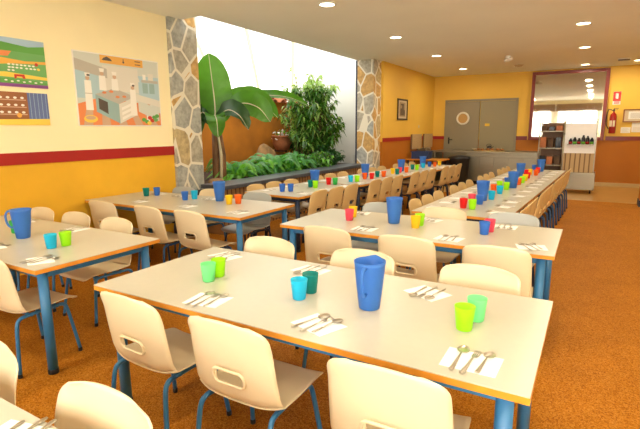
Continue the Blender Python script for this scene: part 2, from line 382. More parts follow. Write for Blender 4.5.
for i in range(4):
    y = 4.93+1.53*i+.75; x, yy = rowpt(-3.65, 4.93, .09, y, 0)
    sml.place((x, yy, 0), PI/2+AL, ordn[i]+' table of the long row beside the planter', 'table', 'tables of the row beside the planter')
for i in range(4):
    y = 4.62+1.49*i+.74; x, yy = rowpt(-1.10, 5.0, .038, y, 0)
    sml.place((x, yy, 0), PI/2+AR, ordn[i]+' table of the long row beside the right aisle', 'table', 'tables of the row beside the right aisle')

# ------------------------------------------------------------------ chairs
def shell_grid():
    prof = smooth([(.225, .418), (.205, .436), (.12, .438), (0, .430), (-.11, .428), (-.175, .442), (-.212, .49), (-.232, .56), (-.25, .66), (-.268, .76), (-.280, .825)], 5)
    prof = [(p[0], p[1]) for p in [(v.x, v.y) for v in [Vector((a[0], a[1], 0)) for a in prof]]]
    return prof
def chair_maker(shell, metal, name='dining_chair', narrow=1):
    def mk():
        P0 = smooth([(0, .225, .386), (0, .205, .410), (0, .12, .414), (0, 0, .404), (0, -.11, .400), (0, -.176, .408), (0, -.212, .452), (0, -.230, .53), (0, -.247, .63), (0, -.262, .73), (0, -.275, .820)], 5)
        NC = 20; rows = []
        for k, p in enumerate(P0):
            z = p.z; back = k > 27
            t = k/(len(P0)-1)
            if k < 6: hw = .200+.02*(k/6)
            elif k <= 28: hw = .220+.018*math.sin((k-6)/22*PI/2)
            else: hw = .238-.016*((z-.44)/.38)
            if z > .745:                       # rounded top corners
                q = (z-.745)/.075; hw = (hw-.085)+.085*math.sqrt(max(0, 1-q*q)) if q < 1 else hw-.085
            if k < 5: hw -= .05*(1-k/5)**2
            nxt = P0[min(k+1, len(P0)-1)]; prv = P0[max(k-1, 0)]; tg = (nxt-prv).normalized(); nr = Vector((0, -tg.z, tg.y)) ; nr = Vector((0, tg.z, -tg.y))
            if nr.z < 0 and k < 24: nr = -nr
            if nr.y < 0 and k >= 24: nr = -nr
            row = []
            for j in range(NC+1):
                u = -1+2*j/NC; dish = .036*abs(u)**3.4*min(1, .05+k/22)*(1 if z < .70 or k < 28 else max(.45, 1-(z-.70)*4))
                if z > .745: zz = -.010*u*u*((z-.745)/.075)
                else: zz = 0
                row.append(Vector((u*hw*narrow, p.y, p.z+zz))+nr*dish)
            rows.append(row)
        split = 27
        def sheet(k0, k1, hole):
            bm = bmesh.new(); g = {}
            for k in range(k0, k1+1):
                for j in range(NC+1): g[k, j] = bm.verts.new(rows[k][j])
            for k in range(k0, k1):
                for j in range(NC):
                    zc = (rows[k][j].z+rows[k+1][j].z)/2; xc = (rows[k][j].x+rows[k][j+1].x)/2
                    if hole and .513 < zc < .582 and abs(xc) < .080*narrow: continue
                    f = bm.faces.new((g[k, j], g[k, j+1], g[k+1, j+1], g[k+1, j])); f.smooth = True
            bmesh.ops.recalc_face_normals(bm, faces=bm.faces[:])
            bmesh.ops.solidify(bm, geom=bm.faces[:], thickness=.006)
            for f in bm.faces: f.smooth = True
            me = bpy.data.meshes.new('shell'); bm.to_mesh(me); bm.free(); me.materials.append(shell); return me
        root = empty(name)
        for nm, a, b, h in (('seat', 0, split, False), ('backrest', split, len(P0)-1, True)):
            me = sheet(a, b, h); me.name = nm; o = bpy.data.objects.new(nm, me); C.objects.link(o); o.parent = root
            if nm == 'backrest': bk = o
        # rolled rim of the hand slot
        ring = []
        for cx, s0 in ((.060, -90), (-.060, 90)):
            for q in range(0, 181, 22):
                a = math.radians(s0+q); ring.append((cx+.028*math.cos(a), 0, .547+.036*math.sin(a)))
        ring = [(x*narrow, -.2325-(z-.53)*.17+.001, z) for x, _, z in ring]
        MB().tube(ring, .0075, n=6, closed=True).build('grip_rim', shell, bk)
        # metal frame
        R = .0125
        for sx in (-1, 1):
            x = sx*.185*narrow
            MB().tube(smooth([(x, -.150, .384), (x, -.02, .388), (x, .10, .386)], 3), R, n=8).build('side_rail', metal, root)
            for (pts) in ([(x, -.140, .385), (x*1.03, -.185, .378), (x*1.08, -.212, .34), (x*1.14, -.228, .2), (x*1.22, -.245, .022)], [(x, .09, .387), (x*1.01, .122, .380), (x*1.04, .142, .345), (x*1.12, .165, .2), (x*1.21, .19, .022)]):
                lg = MB().tube(smooth(pts, 4), R, n=8).build('leg', metal, root)
                e = pts[-1]; MB().lathe([(.014, 0), (.015, .003), (.015, .024), (.012, .028)], (e[0], e[1], 0), 8).build('foot_cap', m_black, lg)
        for y in (-.10, .08): MB().tube([(-.185*narrow, y, .378), (.185*narrow, y, .378)], .010, n=8).build('stretcher', metal, root)
        return root
    return mk
chC = Proto(chair_maker(m_shell, m_blue)); chG = Proto(chair_maker(m_gshell, m_navy)); chT = Proto(chair_maker(m_tshell, m_navy, narrow=.84)); chR = Proto(chair_maker(m_tshell, m_blue2, narrow=.84)); chD = Proto(chair_maker(m_shell, m_blue2))
def chair(p, x, y, rz, label, group): return p.place((x, y, 0), rz, label, 'chair', group)
g = 'chairs on the near side of the centre foreground table'
chair(chC, -1.89, 1.62, -.03, 'cream moulded chair at the left end of the foreground table, back to the viewer', g)
chair(chC, -1.27, 1.62, .0, 'cream moulded chair at the middle near side of the foreground table, back to the viewer', g)
chair(chC, -.55, 1.60, .03, 'cream moulded chair cut by the bottom edge, near right corner of the foreground table', g)
g = 'chairs on the far side of the centre foreground table'
chair(chC, -1.99, 2.43, PI, 'cream chair top rising behind the foreground table, left of the cyan cup', g)
chair(chC, -1.23, 2.43, PI+.04, 'cream chair top rising behind the big blue jug on the foreground table', g)
chair(chC, -.50, 2.43, PI, 'cream chair top rising behind the lime cup at the foreground table right end', g)
g = 'chairs on the near side of the second table'
chair(chD, -1.83, 3.48, -.02, 'cream chair back at the left of the second table, near the pink cup', g)
chair(chD, -1.15, 3.48, 0, 'cream chair back in the middle near side of the second table', g)
chair(chD, -.51, 3.48, .02, 'cream chair back at the right near side of the second table', g)
g = 'chairs on the far side of the second table'
chair(chG, -1.90, 4.34, PI, 'grey chair top behind the second table, left of its blue jug', g)
chair(chC, -1.23, 4.34, PI, 'cream chair top behind the second table, behind the yellow cup', g)
chair(chG, -.58, 4.34, PI, 'pale grey chair top at the right far side of the second table', g)
g = 'chairs on the far side of the left edge table'
chair(chC, -4.87, 2.39, PI, 'cream chair top against the yellow wall behind the handled jug', g)
chair(chC, -4.28, 2.39, PI, 'cream chair top in the middle behind the left edge table', g)
chair(chC, -3.66, 2.38, PI, 'cream chair at the far right of the left edge table, seat visible under the table', g)
g = 'chairs on the near side of the left edge table'
chair(chC, -3.36, 1.66, .05, 'cream chair cut by the left edge, its blue legs beside the table leg', g)
g = 'chairs on the near side of the wall table'
chair(chD, -4.81, 3.50, .05, 'cream chair nearest the yellow wall, back turned to the viewer', g)
chair(chD, -4.02, 3.50, -.05, 'cream chair with open hand slot, middle of the wall table near side', g)
chair(chD, -3.41, 3.50, -.05, 'cream chair with open hand slot at the right near side of the wall table', g)
g = 'chairs on the far side of the wall table'
chair(chG, -4.88, 4.36, PI, 'grey chair top in front of the left stone pillar', g)
chair(chC, -4.36, 4.36, PI, 'cream chair top behind the wall table between two grey ones', g)
chair(chG, -3.60, 4.36, PI, 'grey chair with dark legs behind the yellow and orange cups', g)
g = 'chairs at the bottom left table'
chair(chC, -1.215, .53, PI, 'cream rounded chair top at the bottom left, beside the nearest napkin', g)
chair(chC, -1.915, .53, PI, 'cream chair top cut by the left edge at the bottom left', g)
LY = [5.28, 5.80, 6.28, 6.77, 7.30, 7.74, 8.30, 8.80, 9.38, 9.88, 10.36, 10.74]
RY = [5.05, 5.46, 5.86, 6.42, 6.93, 7.42, 7.86, 8.30, 8.76, 9.24, 9.72, 10.2]
NUM = ['first', 'second', 'third', 'fourth', 'fifth', 'sixth', 'seventh', 'eighth', 'ninth', 'tenth', 'eleventh', 'twelfth']
for k, y in enumerate(LY):
    yc = 5.27+.41*(k % 3)+1.53*(k//3)
    x, yy = rowpt(-3.65, 4.93, .09, yc, .33)
    chair(chT, x, yy, PI/2+AL, '%s tan chair from the near end, aisle side of the planter row' % NUM[k], 'chairs on the aisle side of the planter row')
    x, yy = rowpt(-3.65, 4.93, .09, yc, -.33)
    chair(chT, x, yy, -PI/2+AL, '%s tan chair from the near end, between planter and tables' % NUM[k], 'chairs between the planter and its table row')
for k, y in enumerate(RY):
    yc = 4.97+.405*(k % 3)+1.49*(k//3)
    x, yy = rowpt(-1.10, 5.0, .038, yc, .31)
    chair(chR, x, yy, PI/2+AR, '%s tan chair from the near end, outer side of the right row' % NUM[k], 'chairs on the outer side of the right row')
    x, yy = rowpt(-1.10, 5.0, .038, yc, -.33)
    chair(chR, x, yy, -PI/2+AR, '%s tan chair from the near end, inner side of the right row' % NUM[k], 'chairs on the inner side of the right row')

# ------------------------------------------------------------------ cups and jugs
ZT = .7505
def cup_maker(m):
    def mk():
        H, r0, r1 = .105, .033, .044
        return MB().lathe([(0.0, 0.0), (r0-.003, 0), (r0, .003), (r1-.001, H-.004), (r1, H), (r1-.003, H), (r0-.003, .006), (0, .006)], n=28).build('cup', m)
    return mk
def jug_maker():
    root = empty('water_jug'); H, r0, r1 = .235, .050, .076
    mb = MB(); n = 32; prof = [(0, 0), (r0-.004, 0), (r0, .004), (r0+.014, .12), (r1-.003, H-.02), (r1, H), (r1-.004, H), (r1-.007, H-.02), (r0+.010, .12), (r0-.004, .007), (0, .007)]
    mb.lathe(prof, n=n)
    for i, v in enumerate(mb.v):            # pouring lip on +x
        a = math.atan2(v[1], v[0]); r = math.hypot(v[0], v[1])
        if v[2] > H-.03 and abs(a) < .5:
            s = (1-abs(a)/.5)*.016*min(1, (v[2]-H+.03)/.03); mb.v[i] = ((r+s)*math.cos(a*(1-.3*s/.016)), (r+s)*math.sin(a), v[2]+s*.4)
    mb.build('jug_body', CUPM['jug'], root)
    MB().tube(smooth([(-.068, 0, H-.022), (-.10, 0, H-.018), (-.122, 0, H-.05), (-.118, 0, H-.11), (-.095, 0, H-.145), (-.058, 0, H-.15)], 5), .0085, n=8).build('handle', CUPM['jug'], root)
    return root
cups = {k: Proto(cup_maker(CUPM[k])) for k in CUPM if k != 'jug'}; jugp = Proto(jug_maker)
def cup(col, x, y, label, group): cups[col].place((x, y, ZT), random.random(), label, 'cup', group)
def jug(x, y, a, label): jugp.place((x, y, ZT), a, label, 'jug', 'blue water jugs')
g = 'cups on the centre foreground table'
cup('lime', -.41, 1.925, 'lime green cup at the right end of the foreground table, before a mint one', g)
cup('mint', -.385, 2.05, 'translucent mint cup behind the lime cup at the right end of the foreground table', g)
cup('cyan', -1.225, 1.885, 'cyan plastic cup left of the jug on the foreground table', g)
cup('teal', -1.225, 1.995, 'dark teal cup just behind the cyan cup on the foreground table', g)
cup('mint', -1.83, 1.87, 'mint green cup at the left end of the foreground table', g)
cup('lime', -1.84, 1.965, 'yellow green cup right behind the mint cup at the left end of the foreground table', g)
jug(-.865, 1.95, 1.70, 'large blue plastic jug in the middle of the foreground table')
g = 'cups on the left edge table'
cup('green', -4.17, 2.02, 'green cup half hidden by the handled blue jug', g)
cup('cyan', -3.38, 1.865, 'cyan cup on the left edge table, left of a lime cup', g)
cup('lime', -3.36, 1.965, 'lime green cup on the left edge table, touching the cyan cup side', g)
jug(-3.92, 1.95, .55, 'blue jug with its handle to the left, on the left edge table')
g = 'cups on the wall table'
cup('teal', -5.02, 4.07, 'teal cup nearest the yellow wall on the wall table', g)
cup('blue', -4.93, 4.17, 'blue cup next to the teal cup, nearest the yellow wall', g)
cup('blue', -4.29, 4.05, 'blue cup in the middle of the wall table', g)
cup('cyan', -4.25, 4.17, 'cyan cup right of the blue cup in the middle of the wall table', g)
cup('yellow', -3.58, 4.05, 'yellow cup on the wall table beside the blue jug', g)
cup('orange', -3.52, 4.14, 'orange cup behind the yellow cup on the wall table', g)
jug(-3.86, 4.20, -1.0, 'blue jug on the wall table left of the yellow cup')
g = 'cups on the second table'
cup('pink', -1.93, 3.86, 'pink cup at the left end of the second table', g)
cup('yellow', -1.97, 4.02, 'yellow cup behind the pink cup on the second table', g)
cup('yellow', -1.27, 3.82, 'bright yellow cup right of the jug on the second table', g)
cup('lime', -1.27, 3.94, 'lime cup behind the bright yellow cup on the second table', g)
cup('blue', -.70, 3.85, 'blue cup at the right part of the second table', g)
cup('pink', -.68, 3.97, 'pink cup behind the blue cup at the right part of the second table', g)
jug(-1.51, 3.93, -1.0, 'blue jug in the middle of the second table')
LC = [('blue', -3.68, 5.27), ('blue', -3.58, 5.33), ('lime', -3.47, 5.82), ('teal', -3.58, 5.86), ('red', -3.51, 6.29), ('green', -3.41, 6.32), ('cyan', -3.36, 6.76), ('lime', -3.27, 6.81), ('orange', -3.34, 7.26), ('red', -3.23, 7.31), ('teal', -3.29, 7.69), ('orange', -3.19, 7.74), ('yellow', -3.26, 8.36), ('teal', -3.15, 8.31), ('pink', -3.22, 8.64), ('orange', -3.13, 8.76), ('teal', -3.25, 9.46), ('lime', -3.13, 9.40), ('cyan', -3.16, 9.91), ('blue', -3.16, 10.36), ('orange', -3.05, 10.40), ('yellow', -3.04, 10.74)]
def pos(y, ys): return NUM[min(range(len(ys)), key=lambda i: abs(ys[i]-y))]
for c, x, y in LC: cup(c, x, y, '%s cup at the %s place from the near end of the planter row' % (c, pos(y, LY)), 'cups on the planter row')
for i, (x, y) in enumerate([(-3.64, 6.09), (-3.47, 7.56), (-3.32, 8.98), (-3.27, 10.22)]): jug(x, y, -1.0, 'blue jug on the planter row, %s of its four jugs' % ordn[i])
RC = [('red', -1.15, 5.05), ('lime', -1.05, 5.02), ('pink', -1.15, 5.45), ('blue', -1.05, 5.40), ('cyan', -1.0, 5.83), ('orange', -1.10, 6.54), ('cyan', -1.0, 6.40), ('lime', -1.10, 6.99), ('lime', -.99, 6.88), ('blue', -1.08, 7.54), ('orange', -.92, 7.57), ('lime', -.90, 7.84), ('yellow', -.90, 8.20), ('red', -.91, 8.62), ('red', -1.0, 9.15), ('yellow', -.95, 9.32), ('orange', -.84, 9.22), ('red', -.86, 9.75), ('blue', -.99, 10.40)]
for i, (c, x, y) in enumerate(RC): cup(c, x, y, '%s cup, %s place on the right row%s' % (c, pos(y, RY), ', left one' if i == 7 else ''), 'cups on the right row')
for i, (x, y) in enumerate([(-1.08, 5.70), (-.94, 7.13), (-1.06, 8.88), (-.84, 10.12)]): jug(x, y, -1.0, 'blue jug on the right row, %s of its four jugs' % ordn[i])

# ------------------------------------------------------------------ napkins and cutlery
def napkin_maker():
    mb = MB(); out = [(-.105, -.070), (.09, -.088), (.112, .065), (-.09, .088)]
    mb.prism(out, 0, .0012); mb.prism([(-.092, -.062), (.085, -.078), (.10, .050)], .0012, .0024)
    return mb.build('napkin', m_nap)
def ribbon(mb, st):             # st: list of (y, halfwidth, z)
    rows = []
    for y, hw, z in st: rows.append(mb.add([(-hw, y, z), (-hw*.4, y, z+.0022), (hw*.4, y, z+.0022), (hw, y, z), (0, y, z-.001)]))
    for a, b in zip(rows, rows[1:]):
        for j in range(5): mb.face([a+j, a+(j+1) % 5, b+(j+1) % 5, b+j][::-1], 0, True)
    mb.face([rows[0]+j for j in range(5)]); mb.face([rows[-1]+j for j in range(5)][::-1])
def spoon_maker(L, bw, nm):
    def mk():
        root = empty(nm)
        mb = MB(); ribbon(mb, [(-L/2, .006, .003), (-L/2+.01, .0095, .003), (-L*.2, .0065, .004), (L*.12, .0035, .007), (L*.22, .004, .006)]); mb.build('handle', m_cut, root)
        mb = MB(); n = 18; cy = L*.36; rings = []
        for f, z in ((1, .0055), (.97, .0065), (.9, .0045), (.6, .002), (.25, .0012)):
            rings.append(mb.add([(bw*f*math.sin(2*PI*j/n)*(1+.12*math.cos(2*PI*j/n)), cy-L*.155*f*math.cos(2*PI*j/n), z) for j in range(n)]))
        for a, b in zip(rings, rings[1:]):
            for j in range(n): mb.face([a+j, a+(j+1) % n, b+(j+1) % n, b+j], 0, True)
        mb.face([rings[-1]+j for j in range(n)], 0, True)
        b0 = mb.add([(v[0], v[1], v[2]-.0015) for v in mb.v[rings[0]:rings[0]+n]]); b1 = mb.add([(v[0]*.6, cy+(v[1]-cy)*.6, .0004) for v in mb.v[rings[0]:rings[0]+n]])
        for j in range(n): mb.face([rings[0]+j, b0+j, b0+(j+1) % n, rings[0]+(j+1) % n], 0, True); mb.face([b0+j, b1+j, b1+(j+1) % n, b0+(j+1) % n], 0, True)
        mb.face([b1+j for j in range(n)][::-1]); mb.build('bowl', m_cut, root)
        return root
    return mk
def fork_maker():
    root = empty('fork'); L = .20; mb = MB(); ribbon(mb, [(-L/2, .006, .003), (-L/2+.01, .010, .003), (-L*.2, .0065, .004), (L*.1, .0035, .008), (L*.17, .004, .007)]); mb.build('handle', m_cut, root)
    mb = MB(); ribbon(mb, [(L*.165, .004, .007), (L*.21, .011, .004), (L*.29, .0125, .003)])
    for k in range(4):
        x = -.0105+k*.007; mb.box(x-.0016, x+.0016, L*.28, L*.5, .0015, .0035)
    mb.build('tines', m_cut, root); return root
napP = Proto(napkin_maker); spP = Proto(spoon_maker(.21, .0245, 'spoon')); tsP = Proto(spoon_maker(.185, .0215, 'spoon')); fkP = Proto(fork_maker)
def place_set(x, y, rz, where, group, tilt=0, full=True):
    napP.place((x, y, ZT+.0002), rz+random.uniform(-.25, .25), 'white paper napkin '+where, 'napkin', 'napkins '+group)
    rr = rz+tilt; ca, sa = math.cos(rr), math.sin(rr)
    for p, dx, dy, nm in ((spP, -.045, -.005, 'larger spoon'), (fkP, .002, -.012, 'fork'), (tsP, .045, .012, 'smaller spoon')):
        p.place((x+dx*ca-dy*sa, y+dx*sa+dy*ca, ZT+.0028), rr+random.uniform(-.10, .10), nm+' '+where, 'fork' if p is fkP else 'spoon', ('forks ' if p is fkP else 'spoons ')+group)
def shift(lst, dx): return [(a+dx, b, c, d) for a, b, c, d in lst]
for x, y, r, wh in [(-1.62, 1.64, .02, 'at the left near place of the foreground table'), (-.98, 1.66, -.32, 'in front of the middle near chair of the foreground table'), (-.32, 1.65, -.08, 'at the right near place of the foreground table'),
                    (-2.10, 2.31, PI, 'at the far left place of the foreground table'), (-1.42, 2.32, PI+.05, 'behind the teal cup of the foreground table'), (-.68, 2.28, PI-.1, 'at the far right place of the foreground table')]:
    place_set(x, y, r, wh, 'on the centre foreground table')
for x, y, r, wh in [(-3.12, 1.64, -.1, 'at the near corner of the left edge table'), (-3.80, 1.66, 0, 'cut by the left edge on the left edge table'), (-3.85, 2.34, PI, 'at the far right place of the left edge table'), (-4.62, 2.32, PI, 'at the far left place of the left edge table')]:
    place_set(x, y, r, wh, 'on the left edge table')
for x, y, r, wh in [(-4.70, 3.70, 0, 'near the wall on the wall table near side'), (-3.92, 3.72, 0, 'at the middle near place of the wall table'), (-3.14, 3.68, -.1, 'at the right near place of the wall table'), (-5.02, 4.28, PI, 'by the stone pillar on the wall table'), (-4.62, 4.28, PI, 'behind the middle blue cup of the wall table'), (-4.08, 4.28, PI, 'beside the blue jug of the wall table')]:
    place_set(x, y, r, wh, 'on the wall table')
for x, y, r, wh in [(-1.64, 3.57, -.05, 'in front of the jug on the second table'), (-.91, 3.56, .05, 'at the middle near place of the second table'), (-.32, 3.58, .5, 'at the right near corner of the second table'), (-2.0, 4.24, PI, 'behind the pink and yellow cups of the second table'), (-1.26, 4.22, PI, 'behind the lime cup of the second table'), (-.60, 4.22, PI, 'behind the blue and pink cups of the second table')]:
    place_set(x, y, r, wh, 'on the second table')
place_set(-1.32, .56, .25+PI, 'on the bottom left table', 'on the bottom left table')
for k, y in enumerate(LY):
    for s, sd in ((.32, 'aisle side'), (-.33, 'planter side')):
        x, yy = rowpt(-3.65, 4.93, .09, y, s)
        place_set(x, yy, (PI/2 if s > 0 else -PI/2)+AL, 'at the %s %s place of the planter row' % (NUM[k], sd), 'on the planter row')
for k, y in enumerate(RY):
    for s, sd in ((.31, 'outer'), (-.33, 'inner')):
        x, yy = rowpt(-1.10, 5.0, .038, y-.08, s)
        place_set(x, yy, (PI/2 if s > 0 else -PI/2)+AR, 'at the %s %s place of the right row' % (NUM[k], sd), 'on the right row')

# ------------------------------------------------------------------ far wall: doors, mirror, extinguisher, notices
d = struct(empty('door_1', (-3.05, YF, 0)))
f = MB(); f.box(-1.07, -1.0, -.05, .02, 0, 2.47); f.box(1.0, 1.07, -.05, .02, 0, 2.47); f.box(-1.0, 1.0, -.05, .02, 2.41, 2.47); f.build('door_frame', m_grey, d)
lf = MB()
lf.box(-1.0, -.01, -.06, -.01, .01, 2.40); lf.build('door_leaf', m_grey, d)
MB().box(.01, 1.0, -.035, .01, .01, 2.40).build('door_leaf', m_grey2, d)
MB().lathe([(.20, 0), (.20, .02), (.145, .025), (.145, 0)], n=28).build('porthole_rim', mat('porthole_ring', (.75, .72, .62), .3), d).matrix_basis = Matrix.Translation((-.50, -.062, 1.90)) @ Matrix.Rotation(PI/2, 4, 'X')
MB().lathe([(.146, 0), (.146, .012)], n=28).build('porthole_glass', mat('amber_porthole_glass', (.45, .28, .10), .15), d).matrix_basis = Matrix.Translation((-.50, -.062, 1.90)) @ Matrix.Rotation(PI/2, 4, 'X')
MB().box(-.93, -.89, -.075, -.06, 1.12, 1.32, bev=.004).tube([(-.91, -.07, 1.25), (-.91, -.11, 1.25), (-.79, -.115, 1.25)], .012).build('door_handle', m_black, d)
MB().box(.16, .30, -.038, -.036, 1.66, 1.74).build('sticker', mat('yellow_sticker', (.75, .5, .05), .5), d)

mr = empty('wall_mirror', (-.70, YF-.001, 1.25))
MB().box(-.86, .86, -.05, -.02, .09, 1.82).build('mirror_glass', m_mirror, mr)
for a in ((-.95, -.86, 0, 1.91), (.86, .95, 0, 1.91), (-.86, .86, 0, .09), (-.86, .86, 1.82, 1.91)):
    MB().box(a[0], a[1], -.07, -.0, a[2], a[3], bev=.008).build('frame_bar', m_mframe, mr)
tag(mr, 'tall mirror in a dark red wooden frame on the far wall', 'mirror')

ex = empty('fire_extinguisher', (.42, YF-.13, 1.44))
MB().lathe([(0, 0), (.075, 0), (.08, .02), (.08, .44), (.068, .50), (.035, .54), (.022, .55), (.022, .58), (0, .58)], n=20).build('cylinder', m_exred, ex)
MB().box(-.02, .02, -.03, .03, .58, .64, bev=.004).box(-.012, .10, -.012, .012, .65, .665).box(-.012, .09, -.012, .012, .61, .622).build('valve_lever', m_black, ex)
MB().tube(smooth([(-.02, 0, .60), (-.12, 0, .63), (-.155, 0, .45), (-.15, -.01, .25), (-.09, -.02, .12)], 6), .012, n=8).build('hose', m_black, ex)
MB().box(-.081, -.02, -.083, -.076, .18, .34).box(.0, .05, -.083, -.074, .18, .34).build('instruction_label', m_notice, ex)
MB().box(-.03, .03, .07, .125, .25, .33).build('wall_bracket', m_black, ex)
tag(ex, 'red fire extinguisher with black hose hanging on the far wall', 'fire extinguisher')
sg = MB(); sg.box(-.09, .09, -.008, 0, 0, .34, 0)
sg.box(-.088, .088, -.010, -.008, .09, .338, 1)
sg.box(-.02, .03, -.012, -.010, .15, .28, 0); sg.box(-.035, -.025, -.012, -.010, .17, .29, 0); sg.box(-.035, .02, -.012, -.010, .285, .295, 0)
for k in range(3): sg.box(-.06, .06, -.010, -.008, .02+k*.024, .033+k*.024, 1)
tag(sg.build('fire_sign', [m_white, m_sign], None, (.46, YF-.001, 2.20)), 'small red and white extinguisher sign above the fire extinguisher', 'sign')
nb = empty('notice_board', (.98, YF-.001, 1.76))
MB().box(-.31, .31, -.03, 0, 0, .28).build('backing', m_notice, nb)
for a in ((-.34, -.31, -.03, .31), (.31, .34, -.03, .31), (-.31, .31, -.03, 0), (-.31, .31, .28, .31)): MB().box(a[0], a[1], -.045, 0, a[2], a[3]).build('frame_bar', mat('brown_wood_frame', (.25, .10, .03), .5), nb)
sh = MB(); sh.box(-.22, .24, -.033, -.03, .05, .25, 0)
for k in range(5): sh.box(-.18, .18-.05*(k % 2), -.035, -.033, .08+k*.03, .088+k*.03, 1)
sh.build('pinned_sheet', [m_white, mat('grey_print', (.25, .22, .2), .7)], nb)
tag(nb, 'brown framed notice board beside the fire extinguisher', 'notice board')
for k, (x0, x1, z0, z1, l) in enumerate([(.62, .84, 1.45, 1.60, 'small pale paper taped left below the notice board'), (.86, 1.12, 1.47, 1.72, 'larger white paper taped right below the notice board')]):
    p = MB(); p.box(x0, x1, -.004, 0, z0, z1, 0)
    for q in range(5): p.box(x0+.03, x1-.03-.02*(q % 3), -.006, -.004, z0+.02+q*.024, z0+.026+q*.024, 1)
    tag(p.build('paper_notice', [m_white, m_notice], None, (0, YF-.001, 0)), l, 'notice')

# framed picture on the corridor wall
pc = empty('framed_picture', (-4.5, 12.12, 1.83))
for a in ((-.37, -.33, 0, .55), (.33, .37, 0, .55), (-.33, .33, 0, .04), (-.33, .33, .51, .55)): MB().box(.0, .03, a[0], a[1], a[2], a[3]).build('frame_bar', mat('dark_picture_frame', (.05, .035, .02), .4), pc)
q = MB(); q.box(.002, .012, -.33, .33, .04, .51, 0); q.box(.012, .014, -.22, .22, .09, .46, 1)
for k, (a, b, c, e) in enumerate([(-.15, -.05, .12, .30), (-.02, .08, .12, .38), (.1, .17, .12, .26), (-.12, .1, .38, .42)]): q.box(.014, .016, a, b, c, e, 2)
q.build('print', [m_notice, mat('faded_print', (.35, .27, .16), .6), mat('dark_print', (.10, .07, .05), .6)], pc)
tag(pc, 'small dark framed picture on the golden corridor wall', 'picture')
tag(MB().box(0, .012, -.04, .04, 0, .08, bev=.003).build('light_switch', m_notice, None, (-4.5, 13.55, 1.62)), 'small pale switch on the corridor wall near the corner', 'switch')
for y, l in ((13.25, 'beige slatted panel on the corridor wall, left of the pair'), (14.35, 'beige slatted panel on the corridor wall, right of the pair near the corner')):
    p = MB(); p.box(0, .05, -.42, .42, .0, .42, 0)
    tag(p.build('slatted_panel', m_beige, None, (-4.484, y, 1.02)), l, 'panel', 'beige slatted panels')

# ------------------------------------------------------------------ stainless serving counter
ct = empty('serving_counter', (-2.17, 14.2, 0))
MB().box(-.96, .96, -.36, .36, .10, .80).build('body', m_steel, ct)
MB().box(-.94, .94, -.33, .33, .0, .10).build('plinth', m_black, ct)
for k in range(5):
    x = -.95+k*.382; MB().box(x, x+.370, -.385, -.362, .13, .78, bev=.006).build('front_panel', m_steel, ct)
MB().box(-1.95, .99, -.42, .42, .90, .95, bev=.01).build('worktop', m_steel, ct)
MB().box(-.98, .98, -.40, .40, .80, .86, bev=.005).build('drip_rail', m_steel, ct)
MB().box(-.95, .95, -.36, .36, .86, .90).build('spacer', m_steel, ct)
MB().box(-1.93, -1.87, -.38, .38, 0, .9).build('end_leg', m_steel, ct)
tag(ct, 'long stainless steel serving counter in front of the grey doors', 'counter')
bn = MB(); bn.lathe([(0, 0), (.22, 0), (.25, .03), (.29, .72), (.305, .74), (.305, .80), (.15, .84), (0, .845)], n=24)
tag(bn.build('waste_bin', m_black, None, (-3.24, 13.40, .004)), 'large black round bin before the left end of the steel counter', 'bin')
tag(MB().lathe([(0, 0), (.20, 0), (.22, .03), (.25, .66), (.265, .70), (0, .70)], n=24).build('waste_bin', m_black, None, (-3.62, 13.98, .004)), 'smaller black bin under the left overhang of the steel counter', 'bin')
stt = empty('side_table', (-3.95, 12.7, 0))
MB().box(-.52, .55, -.3, .3, .74, .77).build('tabletop', m_edge, stt)
for sx in (-.45, .5):
    for sy in (-.25, .25): MB().lathe([(.02, 0), (.02, .74)], (sx, sy, 0), 10).build('leg', m_tstamp, stt)
tag(stt, 'narrow wooden side table at the far end of the planter row', 'table')
cr = MB(); cr.box(-.24, .24, -.16, .16, 0, .02); cr.box(-.24, .24, -.16, -.145, .02, .20); cr.box(-.24, .24, .145, .16, .02, .20); cr.box(-.24, -.225, -.145, .145, .02, .20); cr.box(.225, .24, -.145, .145, .02, .20); cr.box(-.26, .26, -.175, -.16, .18, .205); cr.box(-.26, .26, .16, .175, .18, .205)
tag(cr.build('plastic_crate', m_bin, None, (-4.12, 12.74, .771)), 'dark blue plastic crate on the wooden side table', 'crate')
sk = empty('wall_sink', (-4.22, 13.95, 0))
MB().box(-.26, .1, -.55, .75, .70, .92, bev=.01).build('basin', m_steel, sk); MB().box(-.26, -.235, -.55, .75, .92, 1.02).build('splashback', m_steel, sk)
for sy in (-.45, .65): MB().box(.0, .05, sy, sy+.05, 0, .70).build('leg', m_steel, sk)
MB().tube(smooth([(-.18, .1, .92), (-.18, .1, 1.0), (-.10, .1, 1.015), (-.05, .1, .97)], 5), .012).build('tap', m_cut, sk)
tag(sk, 'stainless steel sink unit against the corridor wall', 'sink')
tr = empty('bread_tray', (-2.53, 14.05, .951)); MB().box(-.42, .42, -.16, .16, 0, .018, bev=.004).build('tray', m_brass, tr)
tag(tr, 'brown tray of bread on the steel counter', 'tray')
for k in range(6): tag(MB().lathe([(0, 0), (.045, .01), (.058, .03), (.045, .055), (0, .065)], n=14).build('bread_roll', m_bread, None, (-2.87+k*.135, 14.05+.05*(-1)**k, .970)), 'brown bread roll on the counter tray', 'bread roll', 'bread rolls on the counter tray')
kt = empty('kettle', (-2.62, 14.42, .951)); MB().lathe([(0, 0), (.10, 0), (.11, .03), (.105, .12), (.07, .19), (.0, .21)], n=20).build('body', m_black, kt)
MB().tube(smooth([(-.08, 0, .15), (-.12, 0, .22), (0, 0, .27), (.10, 0, .2)], 5), .010).build('handle', m_black, kt); MB().tube([(.08, 0, .1), (.17, 0, .17)], [.02, .012]).build('spout', m_black, kt)
kt.scale = (.7, .7, .7)
tag(kt, 'black kettle standing on the steel counter before the doors', 'kettle')
